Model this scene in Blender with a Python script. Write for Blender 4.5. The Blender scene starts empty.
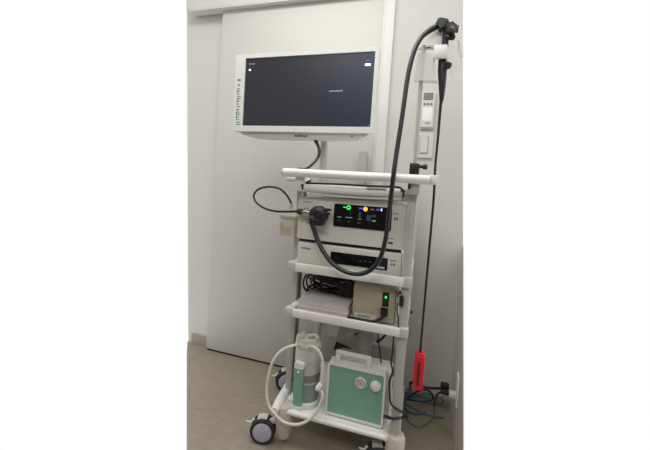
import bpy, bmesh, math, random
from mathutils import Vector, Matrix
random.seed(7)
PI = math.pi
SC = bpy.context.scene
COL = SC.collection

# ------------------------------------------------------------------ materials
def lin(c):
    c = c / 255.0
    return c / 12.92 if c <= 0.04045 else ((c + 0.055) / 1.055) ** 2.4

def mat(name, rgb, rough=0.5, metal=0.0, var=0.04, scale=40.0, bump=0.0, emit=0.0, alpha=1.0, trans=0.0, spec=0.5, stretch=(1, 1, 1)):
    m = bpy.data.materials.new(name)
    m.use_nodes = True
    nt = m.node_tree
    b = nt.nodes['Principled BSDF']
    c = (lin(rgb[0]), lin(rgb[1]), lin(rgb[2]), 1)
    tc = nt.nodes.new('ShaderNodeTexCoord')
    mp = nt.nodes.new('ShaderNodeMapping')
    mp.inputs['Scale'].default_value = stretch
    nz = nt.nodes.new('ShaderNodeTexNoise')
    nz.inputs['Scale'].default_value = scale
    nz.inputs['Detail'].default_value = 4
    cr = nt.nodes.new('ShaderNodeValToRGB')
    cr.color_ramp.elements[0].position = 0.3
    cr.color_ramp.elements[1].position = 0.7
    cr.color_ramp.elements[0].color = (c[0] * (1 - var), c[1] * (1 - var), c[2] * (1 - var), 1)
    cr.color_ramp.elements[1].color = (min(1, c[0] * (1 + var)), min(1, c[1] * (1 + var)), min(1, c[2] * (1 + var)), 1)
    L = nt.links.new
    L(tc.outputs['Object'], mp.inputs['Vector'])
    L(mp.outputs['Vector'], nz.inputs['Vector'])
    L(nz.outputs['Fac'], cr.inputs['Fac'])
    L(cr.outputs['Color'], b.inputs['Base Color'])
    b.inputs['Roughness'].default_value = rough
    b.inputs['Metallic'].default_value = metal
    b.inputs['Specular IOR Level'].default_value = spec
    if bump:
        bp = nt.nodes.new('ShaderNodeBump')
        bp.inputs['Strength'].default_value = bump
        bp.inputs['Distance'].default_value = 0.002
        L(nz.outputs['Fac'], bp.inputs['Height'])
        L(bp.outputs['Normal'], b.inputs['Normal'])
    if emit:
        b.inputs['Emission Color'].default_value = c
        b.inputs['Emission Strength'].default_value = emit
    b.inputs['Alpha'].default_value = alpha
    b.inputs['Transmission Weight'].default_value = trans
    return m

M = {}
M['wall'] = mat('wall_paint', (196, 194, 189), 0.75, var=0.012, scale=60, bump=0.05)
M['wall_left'] = mat('wall_paint_left', (204, 201, 195), 0.75, var=0.012, scale=60, bump=0.05)
M['wall_right'] = mat('wall_paint_right', (206, 203, 195), 0.75, var=0.012, scale=60, bump=0.05)
M['door'] = mat('door_laminate', (195, 193, 187), 0.55, var=0.012, scale=3)
M['trim'] = mat('trim_white', (205, 203, 198), 0.5, var=0.01)
M['ceiling'] = mat('ceiling_white', (235, 235, 232), 0.9, var=0.01)
M['baseboard'] = mat('baseboard_vinyl', (158, 152, 140), 0.6, var=0.05)
M['floor'] = mat('floor_vinyl', (148, 139, 123), 0.5, var=0.11, scale=16, stretch=(1.0, 5.5, 1))
M['shadow_gap'] = mat('dark_gap_shade', (40, 36, 34), 0.9)
M['bounce_cut'] = mat('bounce_cut_grey', (120, 117, 112), 0.9)  # dark grey for unseen walls, set low to cut bounced light
M['white'] = mat('cart_white', (232, 231, 226), 0.4, var=0.015)
M['grey_white'] = mat('cart_grey_white', (214, 212, 206), 0.45, var=0.015)
M['bar'] = mat('bar_gloss_white', (238, 237, 232), 0.22, var=0.01)
M['caster_body'] = mat('caster_beige_grey', (196, 189, 176), 0.5)
M['post'] = mat('post_aluminium_white', (188, 185, 178), 0.4, var=0.02)
M['back_panel'] = mat('back_panel_grey', (190, 187, 180), 0.6)
M['device'] = mat('device_ivory', (222, 218, 209), 0.45, var=0.015)
M['device_lower'] = mat('device_ivory_lower', (214, 210, 202), 0.45, var=0.015)
M['bezel'] = mat('monitor_white', (228, 230, 224), 0.4, var=0.01)
M['black'] = mat('black_rubber', (26, 25, 27), 0.45, var=0.1)
M['black_gloss'] = mat('black_panel_gloss', (14, 14, 16), 0.15, var=0.05)
M['charcoal'] = mat('charcoal_plastic', (35, 34, 37), 0.4, var=0.08)
M['steel'] = mat('steel', (176, 174, 170), 0.3, metal=0.9)
M['wheel_grey'] = mat('wheel_dark_grey', (66, 65, 66), 0.35)
M['corner'] = mat('corner_grey_white', (200, 197, 190), 0.45)
M['rocker_green'] = mat('rocker_dark_green', (18, 52, 30), 0.3)
M['tyre'] = mat('tyre_dark', (36, 36, 46), 0.6)
M['hub'] = mat('hub_lilac', (186, 186, 204), 0.45, var=0.02)
M['green'] = mat('green_panel', (126, 174, 152), 0.45, var=0.02)
M['beige'] = mat('beige_box', (190, 180, 162), 0.5, var=0.03)
M['red'] = mat('red_sleeve', (206, 34, 52), 0.45, var=0.05)
M['red_dark'] = mat('red_sleeve_print', (110, 16, 26), 0.6)
M['paper'] = mat('paper_white', (205, 203, 200), 0.8)
M['paper_pink'] = mat('paper_pinkish', (206, 190, 188), 0.8)
M['tube'] = mat('tube_cream', (216, 210, 198), 0.4)
M['clear'] = mat('clear_plastic', (214, 209, 194), 0.25, alpha=0.62)
M['jar'] = mat('jar_clear', (226, 226, 224), 0.2, alpha=0.66)
M['jar_liquid'] = mat('jar_lower_teal', (132, 156, 149), 0.25, alpha=0.9)
M['jar_label'] = mat('jar_scale_grey', (128, 124, 120), 0.6)
M['sheer'] = mat('sheer_plastic', (235, 235, 232), 0.3, alpha=0.22)
M['cover'] = mat('cover_plastic', (236, 235, 231), 0.35, alpha=0.62)
M['pouch'] = mat('pouch_grey', (168, 164, 160), 0.5, var=0.25, scale=25, bump=0.4)
M['blue_cord'] = mat('blue_grey_cord', (92, 112, 128), 0.5)
M['grey_cord'] = mat('grey_cord', (120, 122, 116), 0.5)
M['lcd'] = mat('lcd_grey', (112, 116, 110), 0.3)
M['mark'] = mat('grey_lettering', (120, 118, 114), 0.6)
M['mark_dark'] = mat('dark_lettering', (70, 68, 66), 0.6)
M['mark_green'] = mat('green_lettering', (112, 140, 128), 0.6)
M['mark_white'] = mat('white_lettering', (210, 210, 215), 0.5, emit=0.25)
M['pull'] = mat('pull_grey', (176, 174, 168), 0.45)
M['tip_beige'] = mat('tip_beige', (190, 178, 142), 0.4)
M['blue_print'] = mat('blue_print', (84, 88, 130), 0.6)
def glow(name, rgb, e): return mat(name, rgb, 0.4, emit=e)
M['g_green'] = glow('glow_green', (60, 235, 110), 1.0)
M['g_orange'] = glow('glow_orange', (255, 170, 60), 1.2)
M['g_blue'] = glow('glow_blue', (62, 74, 190), 0.7)
M['g_red'] = glow('glow_amber', (190, 96, 50), 0.5)
M['g_white'] = glow('glow_white', (235, 240, 255), 1.0)
M['g_grey'] = glow('glow_grey', (150, 158, 168), 0.25)
M['g_violet'] = glow('glow_violet', (112, 108, 140), 0.6)
M['g_dim'] = glow('glow_dim', (52, 66, 72), 0.35)

def screen_mat():
    m = bpy.data.materials.new('screen_lit_navy')
    m.use_nodes = True
    nt = m.node_tree; b = nt.nodes['Principled BSDF']
    tc = nt.nodes.new('ShaderNodeTexCoord'); sp = nt.nodes.new('ShaderNodeSeparateXYZ')
    cr = nt.nodes.new('ShaderNodeValToRGB')
    e = cr.color_ramp.elements
    e[0].position = 0.0; e[0].color = (lin(49), lin(48), lin(57), 1)
    e[1].position = 1.0; e[1].color = (lin(34), lin(46), lin(66), 1)
    n = cr.color_ramp.elements.new(0.62); n.color = (lin(43), lin(46), lin(57), 1)
    n = cr.color_ramp.elements.new(0.66); n.color = (lin(36), lin(44), lin(58), 1)
    nt.links.new(tc.outputs['Generated'], sp.inputs[0])
    nt.links.new(sp.outputs['X'], cr.inputs['Fac'])
    b.inputs['Base Color'].default_value = (0.01, 0.01, 0.012, 1)
    b.inputs['Roughness'].default_value = 0.35
    nt.links.new(cr.outputs['Color'], b.inputs['Emission Color'])
    b.inputs['Emission Strength'].default_value = 0.72
    return m
M['screen'] = screen_mat()

# ------------------------------------------------------------------ mesh helpers
def nb(): return bmesh.new()

def add_box(bm, x0, x1, y0, y1, z0, z1, bev=0.0, seg=2, rot=0.0, piv=None):
    vs = [bm.verts.new(p) for p in ((x0, y0, z0), (x1, y0, z0), (x1, y1, z0), (x0, y1, z0), (x0, y0, z1), (x1, y0, z1), (x1, y1, z1), (x0, y1, z1))]
    fs = [bm.faces.new([vs[i] for i in q]) for q in ((3, 2, 1, 0), (4, 5, 6, 7), (0, 1, 5, 4), (1, 2, 6, 5), (2, 3, 7, 6), (3, 0, 4, 7))]
    if bev:
        es = list({e for f in fs for e in f.edges})
        r = bmesh.ops.bevel(bm, geom=es, offset=bev, segments=seg, profile=0.5, affect='EDGES')
        vs = list({v for f in r['faces'] for v in f.verts} | {v for v in vs if v.is_valid})
    return vs

def add_prism(bm, pts, n, d):
    """polygon pts extruded by vector n*d"""
    n = Vector(n).normalized() * d
    a = [bm.verts.new(p) for p in pts]
    c = [bm.verts.new(Vector(p) + n) for p in pts]
    bm.faces.new(a); bm.faces.new(c[::-1])
    k = len(pts)
    for i in range(k):
        bm.faces.new((a[i], c[i], c[(i + 1) % k], a[(i + 1) % k]))

def rrect_pts(x0, x1, z0, z1, y, r, n=5):
    out = []
    for cx, cz, a0 in ((x1 - r, z1 - r, 0), (x0 + r, z1 - r, 90), (x0 + r, z0 + r, 180), (x1 - r, z0 + r, 270)):
        for i in range(n + 1):
            a = math.radians(a0 + 90 * i / n)
            out.append((cx + r * math.cos(a), y, cz + r * math.sin(a)))
    return out

def add_rr(bm, x0, x1, z0, z1, y0, y1, r):
    add_prism(bm, rrect_pts(x0, x1, z0, z1, y0, r), (0, 1, 0), y1 - y0)

def smooth_path(pts, sub=6, closed=False):
    P = [Vector(p) for p in pts]
    if len(P) < 3: return P
    out = []
    n = len(P)
    rng = range(n) if closed else range(n - 1)
    for i in rng:
        if closed:
            p0, p1, p2, p3 = P[(i - 1) % n], P[i], P[(i + 1) % n], P[(i + 2) % n]
        else:
            p0 = P[i - 1] if i else P[0] * 2 - P[1]
            p1, p2 = P[i], P[i + 1]
            p3 = P[i + 2] if i + 2 < n else P[-1] * 2 - P[-2]
        for k in range(sub):
            t = k / sub
            out.append(0.5 * ((2 * p1) + (p2 - p0) * t + (2 * p0 - 5 * p1 + 4 * p2 - p3) * t * t + (3 * p1 - p0 - 3 * p2 + p3) * t ** 3))
    if not closed: out.append(P[-1])
    return out

def add_tube(bm, pts, r, sub=6, seg=10, smooth=True, closed=False):
    P = smooth_path(pts, sub, closed) if smooth else [Vector(p) for p in pts]
    n = len(P)
    if isinstance(r, (int, float)): R = [r] * n
    else:
        R = []
        m = len(r) - 1
        for i in range(n):
            u = i / (n - 1) * m; k = min(int(u), m - 1); R.append(r[k] + (r[k + 1] - r[k]) * (u - k))
    prev = None; rings = []
    for i in range(n):
        if closed: t = P[(i + 1) % n] - P[i - 1]
        else: t = P[min(i + 1, n - 1)] - P[max(i - 1, 0)]
        if t.length < 1e-9: t = Vector((0, 0, 1))
        t.normalize()
        if prev is None:
            u = t.orthogonal().normalized()
        else:
            u = prev - t * prev.dot(t)
            if u.length < 1e-6: u = t.orthogonal()
            u.normalize()
        prev = u
        w = t.cross(u)
        rings.append([bm.verts.new(P[i] + (u * math.cos(2 * PI * k / seg) + w * math.sin(2 * PI * k / seg)) * R[i]) for k in range(seg)])
    for i in range(n if closed else n - 1):
        a, b = rings[i], rings[(i + 1) % n]
        for k in range(seg):
            f = bm.faces.new((a[k], a[(k + 1) % seg], b[(k + 1) % seg], b[k])); f.smooth = True
    if not closed:
        bm.faces.new(rings[0][::-1]); bm.faces.new(rings[-1])

def add_lathe(bm, prof, o, axis=(0, 0, 1), seg=32):
    """prof: (radius, height) pairs along axis from o"""
    ax = Vector(axis).normalized(); u = ax.orthogonal().normalized(); w = ax.cross(u); o = Vector(o)
    rings = []
    for r, h in prof:
        rings.append([bm.verts.new(o + ax * h + (u * math.cos(2 * PI * k / seg) + w * math.sin(2 * PI * k / seg)) * max(r, 1e-5)) for k in range(seg)])
    for a, b in zip(rings, rings[1:]):
        for k in range(seg):
            f = bm.faces.new((a[k], a[(k + 1) % seg], b[(k + 1) % seg], b[k])); f.smooth = True
    bm.faces.new(rings[0][::-1]); bm.faces.new(rings[-1])

def add_torus(bm, o, axis, R, r, seg=28, s2=10):
    ax = Vector(axis).normalized(); u = ax.orthogonal().normalized(); w = ax.cross(u); o = Vector(o)
    add_tube(bm, [o + (u * math.cos(2 * PI * k / seg) + w * math.sin(2 * PI * k / seg)) * R for k in range(seg)], r, seg=s2, smooth=False, closed=True)

WP = {}
def obj(name, bm, m, parent=None, label=None, flat=False):
    """links bm (built in room coordinates) as ONE mesh object with its origin at its base"""
    bmesh.ops.recalc_face_normals(bm, faces=bm.faces)
    vs = bm.verts
    xs = [v.co.x for v in vs]; ys = [v.co.y for v in vs]; zs = [v.co.z for v in vs]
    c = Vector(((min(xs) + max(xs)) / 2, (min(ys) + max(ys)) / 2, min(zs)))
    for v in vs: v.co -= c
    me = bpy.data.meshes.new(name); bm.to_mesh(me); bm.free()
    me.materials.append(m)
    try: me.set_sharp_from_angle(angle=math.radians(40))
    except Exception: pass
    o = bpy.data.objects.new(name, me); COL.objects.link(o)
    if not flat:
        for p in me.polygons: p.use_smooth = True
    if parent is not None:
        o.parent = parent
        o.location = c - WP[parent.name]
    else: o.location = c
    WP[o.name] = c
    if label: o['label'] = label
    return o

def thing(name, label, cat, loc, group=None):
    o = bpy.data.objects.new(name, None); COL.objects.link(o)
    o.empty_display_size = 0.05
    o.location = loc; WP[o.name] = Vector(loc)
    o['label'] = label; o['category'] = cat
    if group: o['group'] = group
    return o

def tag(o, label, cat, group=None):
    o['label'] = label; o['category'] = cat
    if group: o['group'] = group
    return o

def struct(name, bm, m):
    o = obj(name, bm, m); o['kind'] = 'structure'; return o

def glyphs(bm, x0, x1, y, z, h, n, th=0.0006):
    """a row of small raised strokes reading as lettering too small to make out"""
    w = (x1 - x0) / n
    for i in range(n):
        a = x0 + w * i
        k = random.random()
        add_box(bm, a, a + w * 0.72, y - th, y, z, z + h * (0.75 + 0.25 * k))
        if k < 0.5: add_box(bm, a, a + w * 0.3, y - th, y, z - h * 0.15, z)

# ------------------------------------------------------------------ room
WY = 1.674
bm = nb()
add_prism(bm, [(-1.3125, 1.6582, 0), (-0.7862, 1.0225, 0), (-1.5, 0.62, 0), (-1.5, -1.6, 0), (0.55, -1.6, 0), (0.55, 1.05, 0), (0.2243, 1.40, 0), (0.19, 1.45, 0), (0.19, 1.72, 0), (-1.36, 1.72, 0)], (0, 0, -1), 0.05)
struct('floor', bm, M['floor'])

bm = nb()   # recessed wall left of and behind the sliding door, and the wall to the right of it
add_prism(bm, [(-1.3505, 1.716, 0.0), (-1.0, 1.716, 0.0), (-1.0, 1.716, 2.06), (-1.4785, 1.716, 2.06)], (0, 1, 0), 0.08)
struct('wall_left', bm, M['wall_left'])
bm = nb()
add_prism(bm, [(-0.205, WY, 0.0), (0.19, WY, 0.0), (0.19, WY, 0.79), (0.1804, WY, 0.9131), (0.1022, WY, 1.9345), (0.10, WY, 2.1), (-0.205, WY, 2.1)], (0, 1, 0), 0.12)
struct('wall_back', bm, M['wall'])
bm = nb()   # right wall, only the near corner shows
add_prism(bm, [(0.19, WY, 0.0), (0.19, 1.385, 0.0), (0.19, 1.2032, 0.1574), (0.19, 1.5195, 0.5806), (0.19, WY, 0.79)], (1, 0, 0), 0.003)
struct('wall_right', bm, M['wall_right'])
bm = nb()
add_box(bm, -1.5, 0.55, -1.6, 1.75, 2.45, 2.5)
struct('ceiling', bm, M['ceiling'])
bm = nb()
add_box(bm, -1.5, 0.55, -1.68, -1.6, 0, 2.45)
struct('wall_front', bm, M['bounce_cut'])
bm = nb()
add_box(bm, -1.56, -1.5, -1.6, 0.76, 0, 2.45)
struct('wall_left', bm, M['bounce_cut'])  # unseen partial wall, added to block side light from the left
bm = nb()
add_box(bm, 0.5, 0.55, -1.6, 0.66, 0, 2.45)
struct('wall_right', bm, M['bounce_cut'])  # added out of view as well, keeps side light off from the right

bm = nb()   # rail cover over the sliding door
add_prism(bm, [(-1.4165, 1.64, 2.008), (-0.21, 1.64, 2.008), (-0.21, 1.64, 2.16), (-1.426, 1.64, 2.16)], (0, 1, 0), 0.07)
add_box(bm, -1.40, -0.21, 1.641, 1.700, 1.9995, 2.0075)
struct('trim_1', bm, M['trim'])
bm = nb()   # jamb at the right of the door
add_box(bm, -0.249, -0.205, 1.655, 1.72, 0, 2.1, 0.003)
add_box(bm, -0.262, -0.249, 1.664, 1.72, 0, 2.1, 0.001)
struct('trim_2', bm, M['trim'])
bm = nb()
add_prism(bm, [(-1.318, 1.704, 0.0), (-1.19, 1.704, 0.0), (-1.19, 1.704, 0.062), (-1.3225, 1.704, 0.062)], (0, 1, 0), 0.012)
struct('baseboard_left', bm, M['baseboard'])
bm = nb()
add_box(bm, -0.204, 0.189, 1.666, 1.674, 0, 0.058, 0.001)
struct('baseboard_back', bm, M['baseboard'])

bm = nb()
add_box(bm, -1.191, -0.250, WY, 1.706, 0.012, 2.004, 0.002)
door = struct('door_1', bm, M['door'])
bm = nb()
add_box(bm, -1.185, -0.250, 1.680, 1.70, 0.0, 0.012)
g = obj('bottom_shade_strip', bm, M['shadow_gap'], door, 'dark strip painted as the shadow under the door')  # solid dark strip standing in for the shade below the door
bm = nb()
add_rr(bm, -0.333, -0.291, 0.86, 1.216, 1.650, WY, 0.006)
h = obj('door_handle', bm, M['pull'], door, 'long grey upright pull handle')
bm = nb()
add_rr(bm, -0.326, -0.298, 0.87, 1.206, 1.648, 1.651, 0.004)
obj('handle_recess', bm, M['pull'], h)

# ------------------------------------------------------------------ wall controls
t = thing('wall_remote', 'white wall remote with grey display above the light switch', 'remote control', (-0.02, WY, 1.335))
bm = nb(); add_rr(bm, -0.050, 0.015, 1.335, 1.515, 1.666, WY, 0.006); obj('holder', bm, M['trim'], t)
bm = nb(); add_rr(bm, -0.046, 0.012, 1.342, 1.512, 1.650, 1.667, 0.006); rb = obj('body', bm, M['trim'], t)
bm = nb(); add_rr(bm, -0.040, 0.004, 1.470, 1.503, 1.6485, 1.651, 0.002); obj('display', bm, M['lcd'], rb)
for i in range(3):
    bm = nb(); add_rr(bm, -0.038 + i * 0.015, -0.028 + i * 0.015, 1.446, 1.455, 1.6475, 1.651, 0.002); obj('button', bm, M['mark'], rb)
bm = nb(); add_rr(bm, -0.038, 0.004, 1.372, 1.434, 1.6492, 1.651, 0.003); obj('cover_flap', bm, M['white'], rb)
bm = nb(); glyphs(bm, -0.022, -0.002, 1.6492, 1.358, 0.006, 5); obj('lettering', bm, M['mark'], rb)
t = thing('light_switch', 'white wide rocker light switch plate low on back wall', 'light switch', (-0.017, WY, 1.2))
bm = nb(); add_rr(bm, -0.055, 0.020, 1.198, 1.323, 1.664, WY, 0.006); obj('plate', bm, M['trim'], t)
bm = nb(); add_rr(bm, -0.040, -0.006, 1.222, 1.298, 1.6585, 1.665, 0.003); obj('rocker', bm, M['trim'], t)
bm = nb(); add_rr(bm, -0.0445, -0.0015, 1.2175, 1.3025, 1.6632, 1.6645, 0.003); obj('rocker_frame', bm, M['pull'], t)

t = thing('wall_outlet', 'white outlet plate with pale adaptor on right wall by coiled cords', 'outlet', (0.19, 1.44, 0.16))
bm = nb(); add_box(bm, 0.182, 0.19, 1.410, 1.462, 0.168, 0.296, 0.003); obj('plate', bm, M['white'], t)
bm = nb(); add_box(bm, 0.155, 0.183, 1.43, 1.46, 0.194, 0.214, 0.003); obj('adaptor', bm, M['tube'], t, 'pale cream plug adaptor')

# ------------------------------------------------------------------ the cart
cart = thing('medical_cart', 'white wheeled medical equipment cart with three shelves and push bar', 'cart', (-0.25, 1.36, 0.0))
HY, HZ, HR = 1.14, 1.0725, 0.0155
bm = nb(); add_lathe(bm, [(HR * .96, 0), (HR, 0.002), (HR, 0.520), (HR * .96, 0.522)], (-0.510, HY, HZ), (1, 0, 0), 28)
hb = obj('push_bar', bm, M['bar'], cart)
for x in (-0.5155, 0.0075):
    bm = nb(); add_lathe(bm, [(HR * .7, 0), (HR * .93, 0.0015), (HR * .93, 0.006), (HR * .7, 0.0075)], (x - 0.00, HY, HZ), (1, 0, 0), 24); obj('end_cap', bm, M['pull'], hb)
# posts
for x0, x1, y0, y1 in ((-0.499, -0.474, 1.255, 1.312), (-0.470, -0.446, 1.535, 1.565), (-0.0570, -0.0245, 1.182, 1.232), (-0.0570, -0.0245, 1.535, 1.565)):
    if True:
        top = 1.06
        bm = nb()
        add_box(bm, x0, x1, y0, y1, 0.15, top, 0.003)
        if x0 > -0.2: add_box(bm, x0 + 0.010, x0 + 0.013, y0 - 0.0008, y0 + 0.001, 0.18, 1.0)
        ps = obj('post', bm, M['post'], cart)
        if x0 < -0.2 and y0 < 1.3:
            bm = nb(); add_box(bm, x1 - 0.001, x1 + 0.0008, y0 + 0.012, y1 - 0.01, 0.20, 1.0); obj('post_slot_shade', bm, M['mark'], ps, 'dark strip painted as slot shade along the inner face')  # thin raised strip, slot shade put into its colour
# bar brackets
for x0, x1 in ((-0.468, -0.430), (-0.058, -0.018)):
    bm = nb()
    add_box(bm, x0, x1, 1.150, 1.212, 1.005 if x0 < -0.2 else 1.02, 1.068, 0.004)
    b_ = obj('bar_bracket', bm, M['white'] if x0 < -0.2 else M['post'], cart)
    bm = nb(); add_lathe(bm, [(0.005, 0), (0.005, 0.006), (0.003, 0.008)], (x1 - 0.006 if x0 < -0.2 else x0 + 0.006, 1.149, 1.028 if x0 < -0.2 else 1.05), (0, -1, 0), 12)
    add_box(bm, x1 - 0.008 if x0 < -0.2 else x0 + 0.002, x1 - 0.003 if x0 < -0.2 else x0 + 0.010, 1.147, 1.151, 1.012 if x0 < -0.2 else 1.040, 1.03 if x0 < -0.2 else 1.052)
    obj('bracket_screw', bm, M['charcoal'], b_)
bm = nb(); add_box(bm, -0.522, -0.470, 1.19, 1.31, 1.040, 1.056, 0.003); obj('side_bracket', bm, M['grey_white'], cart)
# top board with drooping rounded front lip
bm = nb()
add_box(bm, -0.444, -0.056, 1.175, 1.56, 1.022, 1.036, 0.004)
add_tube(bm, [(-0.432, 1.168, 1.018), (-0.36, 1.163, 1.016), (-0.25, 1.161, 1.015), (-0.14, 1.163, 1.018), (-0.075, 1.168, 1.022)], 0.0105, seg=12)
add_tube(bm, [(-0.425, 1.172, 0.999), (-0.25, 1.169, 0.998), (-0.078, 1.172, 1.003)], 0.006, seg=10)
obj('top_board', bm, M['white'], cart)
bm = nb(); add_box(bm, -0.20, -0.13, 1.160, 1.175, 1.029, 1.036, 0.002); obj('tray_pull', bm, M['grey_white'], cart)
# shelves with rims and corner caps
def shelf(z0, z1, y1=1.56):
    bm = nb()
    add_box(bm, -0.448, -0.052, 1.175, y1, z0 + 0.004, z1 - 0.012)
    add_box(bm, -0.452, -0.048, 1.163, 1.177, z0, z1, 0.004)
    for x0, x1 in ((-0.484, -0.446), (-0.056, -0.020)):
        add_box(bm, x0 + 0.006, x1 - 0.006, 1.19, y1, z0, z1, 0.004)
    sh = obj('shelf', bm, M['white'], cart)
    for x0, x1 in ((-0.484, -0.450), (-0.050, -0.020)):
        bm = nb(); add_box(bm, x0, x1, 1.166, 1.205, z0 - 0.002, z1 + 0.001, 0.003); obj('corner_cap', bm, M['corner'], sh)
    return sh
shelf(0.698, 0.731)
shelf(0.521, 0.552)
bm = nb()
add_box(bm, -0.497, -0.045, 1.168, 1.57, 0.138, 0.153, 0.002)
add_tube(bm, [(-0.482, 1.172, 0.143), (-0.068, 1.172, 0.149)], 0.0105, smooth=False, seg=14)
add_box(bm, -0.072, -0.062, 1.163, 1.182, 0.138, 0.162, 0.004)
obj('shelf', bm, M['white'], cart)
bm = nb()
add_tube(bm, [(-0.490, 1.140, 0.155), (-0.494, 1.20, 0.158), (-0.506, 1.40, 0.160), (-0.511, 1.50, 0.160)], [0.014, 0.0195, 0.0195, 0.0195], seg=16)
obj('side_rail', bm, M['white'], cart)
bm = nb(); add_box(bm, -0.446, -0.054, 1.545, 1.553, 0.30, 1.02); obj('back_panel', bm, M['back_panel'], cart)
# base beams
for x in (-0.470, -0.038):
    bm = nb(); add_box(bm, x - 0.018, x + 0.016, 1.20, 1.55, 0.110, 0.139, 0.006); obj('base_beam', bm, M['grey_white'], cart)
# casters
def caster(hx, hy, wx, wy, ang):
    k = thing_part('caster', cart, (hx, hy, 0))
    bm = nb(); add_lathe(bm, [(0.026, 0.03), (0.034, 0.06), (0.0355, 0.10), (0.0355, 0.158), (0.032, 0.168), (0.0, 0.169)] if False else [(0.024, 0.0), (0.032, 0.03), (0.0345, 0.07), (0.0345, 0.118), (0.030, 0.128), (0.012, 0.1295)], (hx, hy, 0.03), (0, 0, 1), 28)
    hs = bm
    ax = Vector((math.sin(ang), -math.cos(ang), 0))       # wheel axle, towards the viewer
    sd = Vector((math.cos(ang), math.sin(ang), 0))
    o = Vector((wx, wy, 0.05))
    # hood reaching from housing to the wheel
    n = 10; a0 = []
    for i in range(n + 1):
        a = math.radians(74 + 42 * i / n)
        a0.append(o + sd * 0.0535 * math.cos(a) + Vector((0, 0, 0.0535 * math.sin(a))))
    for i in range(n, -1, -1):
        a = math.radians(74 + 42 * i / n)
        a0.append(o + sd * 0.0505 * math.cos(a) + Vector((0, 0, 0.0505 * math.sin(a))))
    add_prism(hs, [p - ax * 0.016 for p in a0], ax, 0.032)
    add_tube(hs, [Vector((hx, hy, 0.085)), (Vector((hx, hy, 0.085)) + o + Vector((0, 0, 0.04))) / 2, o + Vector((0, 0, 0.0))], [0.018, 0.013, 0.010], seg=12)
    c = obj('caster', hs, M['caster_body'], cart)
    for s in (1, -1):
        bm = nb(); add_lathe(bm, [(0.034, -0.010), (0.046, -0.010), (0.050, -0.006), (0.050, 0.006), (0.046, 0.010), (0.038, 0.010), (0.037, 0.007), (0.0, 0.007)], o + ax * 0.013 * s, ax * s, 36)
        w = obj('wheel', bm, M['tyre'], c)
        bm = nb(); add_lathe(bm, [(0.0375, 0.0), (0.0375, 0.0105), (0.033, 0.0125), (0.012, 0.0135), (0.0, 0.0135)], o + ax * 0.013 * s, ax * s, 36)
        obj('hub_cap', bm, M['hub'], c, 'pale lilac grey wheel disc')
    bm = nb()
    q = o + sd * -0.052 + Vector((0, 0, 0.022)) + ax * 0.0
    add_tube(bm, [o + sd * -0.04 + Vector((0, 0, 0.036)), q, q + sd * -0.018 + Vector((0, 0, 0.004))], [0.005, 0.004, 0.003], seg=8)
    obj('brake_lever', bm, M['white'], c)
def thing_part(*a): return None
caster(-0.468, 1.19, -0.546, 1.168, math.radians(14))
caster(-0.036, 1.19, -0.094, 1.195, math.radians(10))
caster(-0.500, 1.50, -0.600, 1.51, math.radians(30))
caster(-0.062, 1.50, -0.12, 1.52, math.radians(20))
# monitor post rising from the rear of the cart, small cable clip at the right
bm = nb(); add_box(bm, -0.444, -0.419, 1.355, 1.385, 1.034, 1.36, 0.004)
add_box(bm, -0.55, -0.40, 1.345, 1.385, 1.36, 1.41, 0.006)
obj('monitor_post', bm, M['post'], cart)
bm = nb(); add_box(bm, 0.0105, 0.036, 1.150, 1.238, 1.059, 1.090, 0.003); obj('tube_clip', bm, M['white'], cart)
bm = nb(); add_box(bm, -0.054, -0.047, 1.174, 1.182, 0.728, 0.765, 0.002); obj('cable_hook', bm, M['post'], cart)
bm = nb(); add_lathe(bm, [(0.006, 0), (0.006, 0.004), (0.004, 0.006)], (-0.016, 1.20, 0.605), (1, -0.6, 0), 12); obj('post_knob', bm, M['charcoal'], cart)

# ------------------------------------------------------------------ monitor
mon = thing('monitor', 'white wide flat monitor with dark navy screen above the cart', 'monitor', (-0.51, 1.29, 1.213))
X0, X1, Z0, Z1 = -0.818, -0.204, 1.243, 1.569
S0, S1, T0, T1 = -0.7725, -0.2185, 1.2665, 1.5515
bm = nb()
add_rr(bm, X0, X1, Z0, Z1, 1.268, 1.315, 0.006)
add_box(bm, -0.70, -0.32, 1.31, 1.35, 1.28, 1.53, 0.01)
obj('housing', bm, M['bezel'], mon)
bm = nb()
o_ = rrect_pts(X0, X1, Z0, Z1, 1.26, 0.006); i_ = rrect_pts(S0, S1, T0, T1, 1.26, 0.0008)
va = [bm.verts.new(p) for p in o_]; vb = [bm.verts.new(p) for p in i_]
vc = [bm.verts.new((p[0], 1.268, p[2])) for p in o_]; vd = [bm.verts.new((p[0], 1.267, p[2])) for p in i_]
k = len(o_)
for i in range(k):
    j = (i + 1) % k
    bm.faces.new((va[i], va[j], vb[j], vb[i])); bm.faces.new((va[i], vc[i], vc[j], va[j])); bm.faces.new((vb[i], vb[j], vd[j], vd[i]))
bz = obj('bezel', bm, M['bezel'], mon, flat=True)
bm = nb(); add_box(bm, S0, S1, 1.2655, 1.268, T0, T1); scr = obj('screen', bm, M['screen'], mon, 'dark navy lit screen')
def on_screen(name, m, rects):
    bm = nb()
    for x0, x1, z0, z1 in rects: add_box(bm, x0, x1, 1.2647, 1.2656, z0, z1)
    return obj(name, bm, m, scr)
bm = nb(); glyphs(bm, -0.757, -0.728, 1.2655, 1.5255, 0.007, 5); obj('screen_text', bm, M['g_violet'], scr)
on_screen('screen_icon', M['g_white'], [(-0.756, -0.747, 1.500, 1.507)])
bm = nb(); glyphs(bm, -0.392, -0.336, 1.2655, 1.404, 0.006, 12); obj('screen_text', bm, M['g_grey'], scr)
on_screen('screen_icon', M['g_white'], [(-0.256, -0.234, 1.499, 1.508)])
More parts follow.
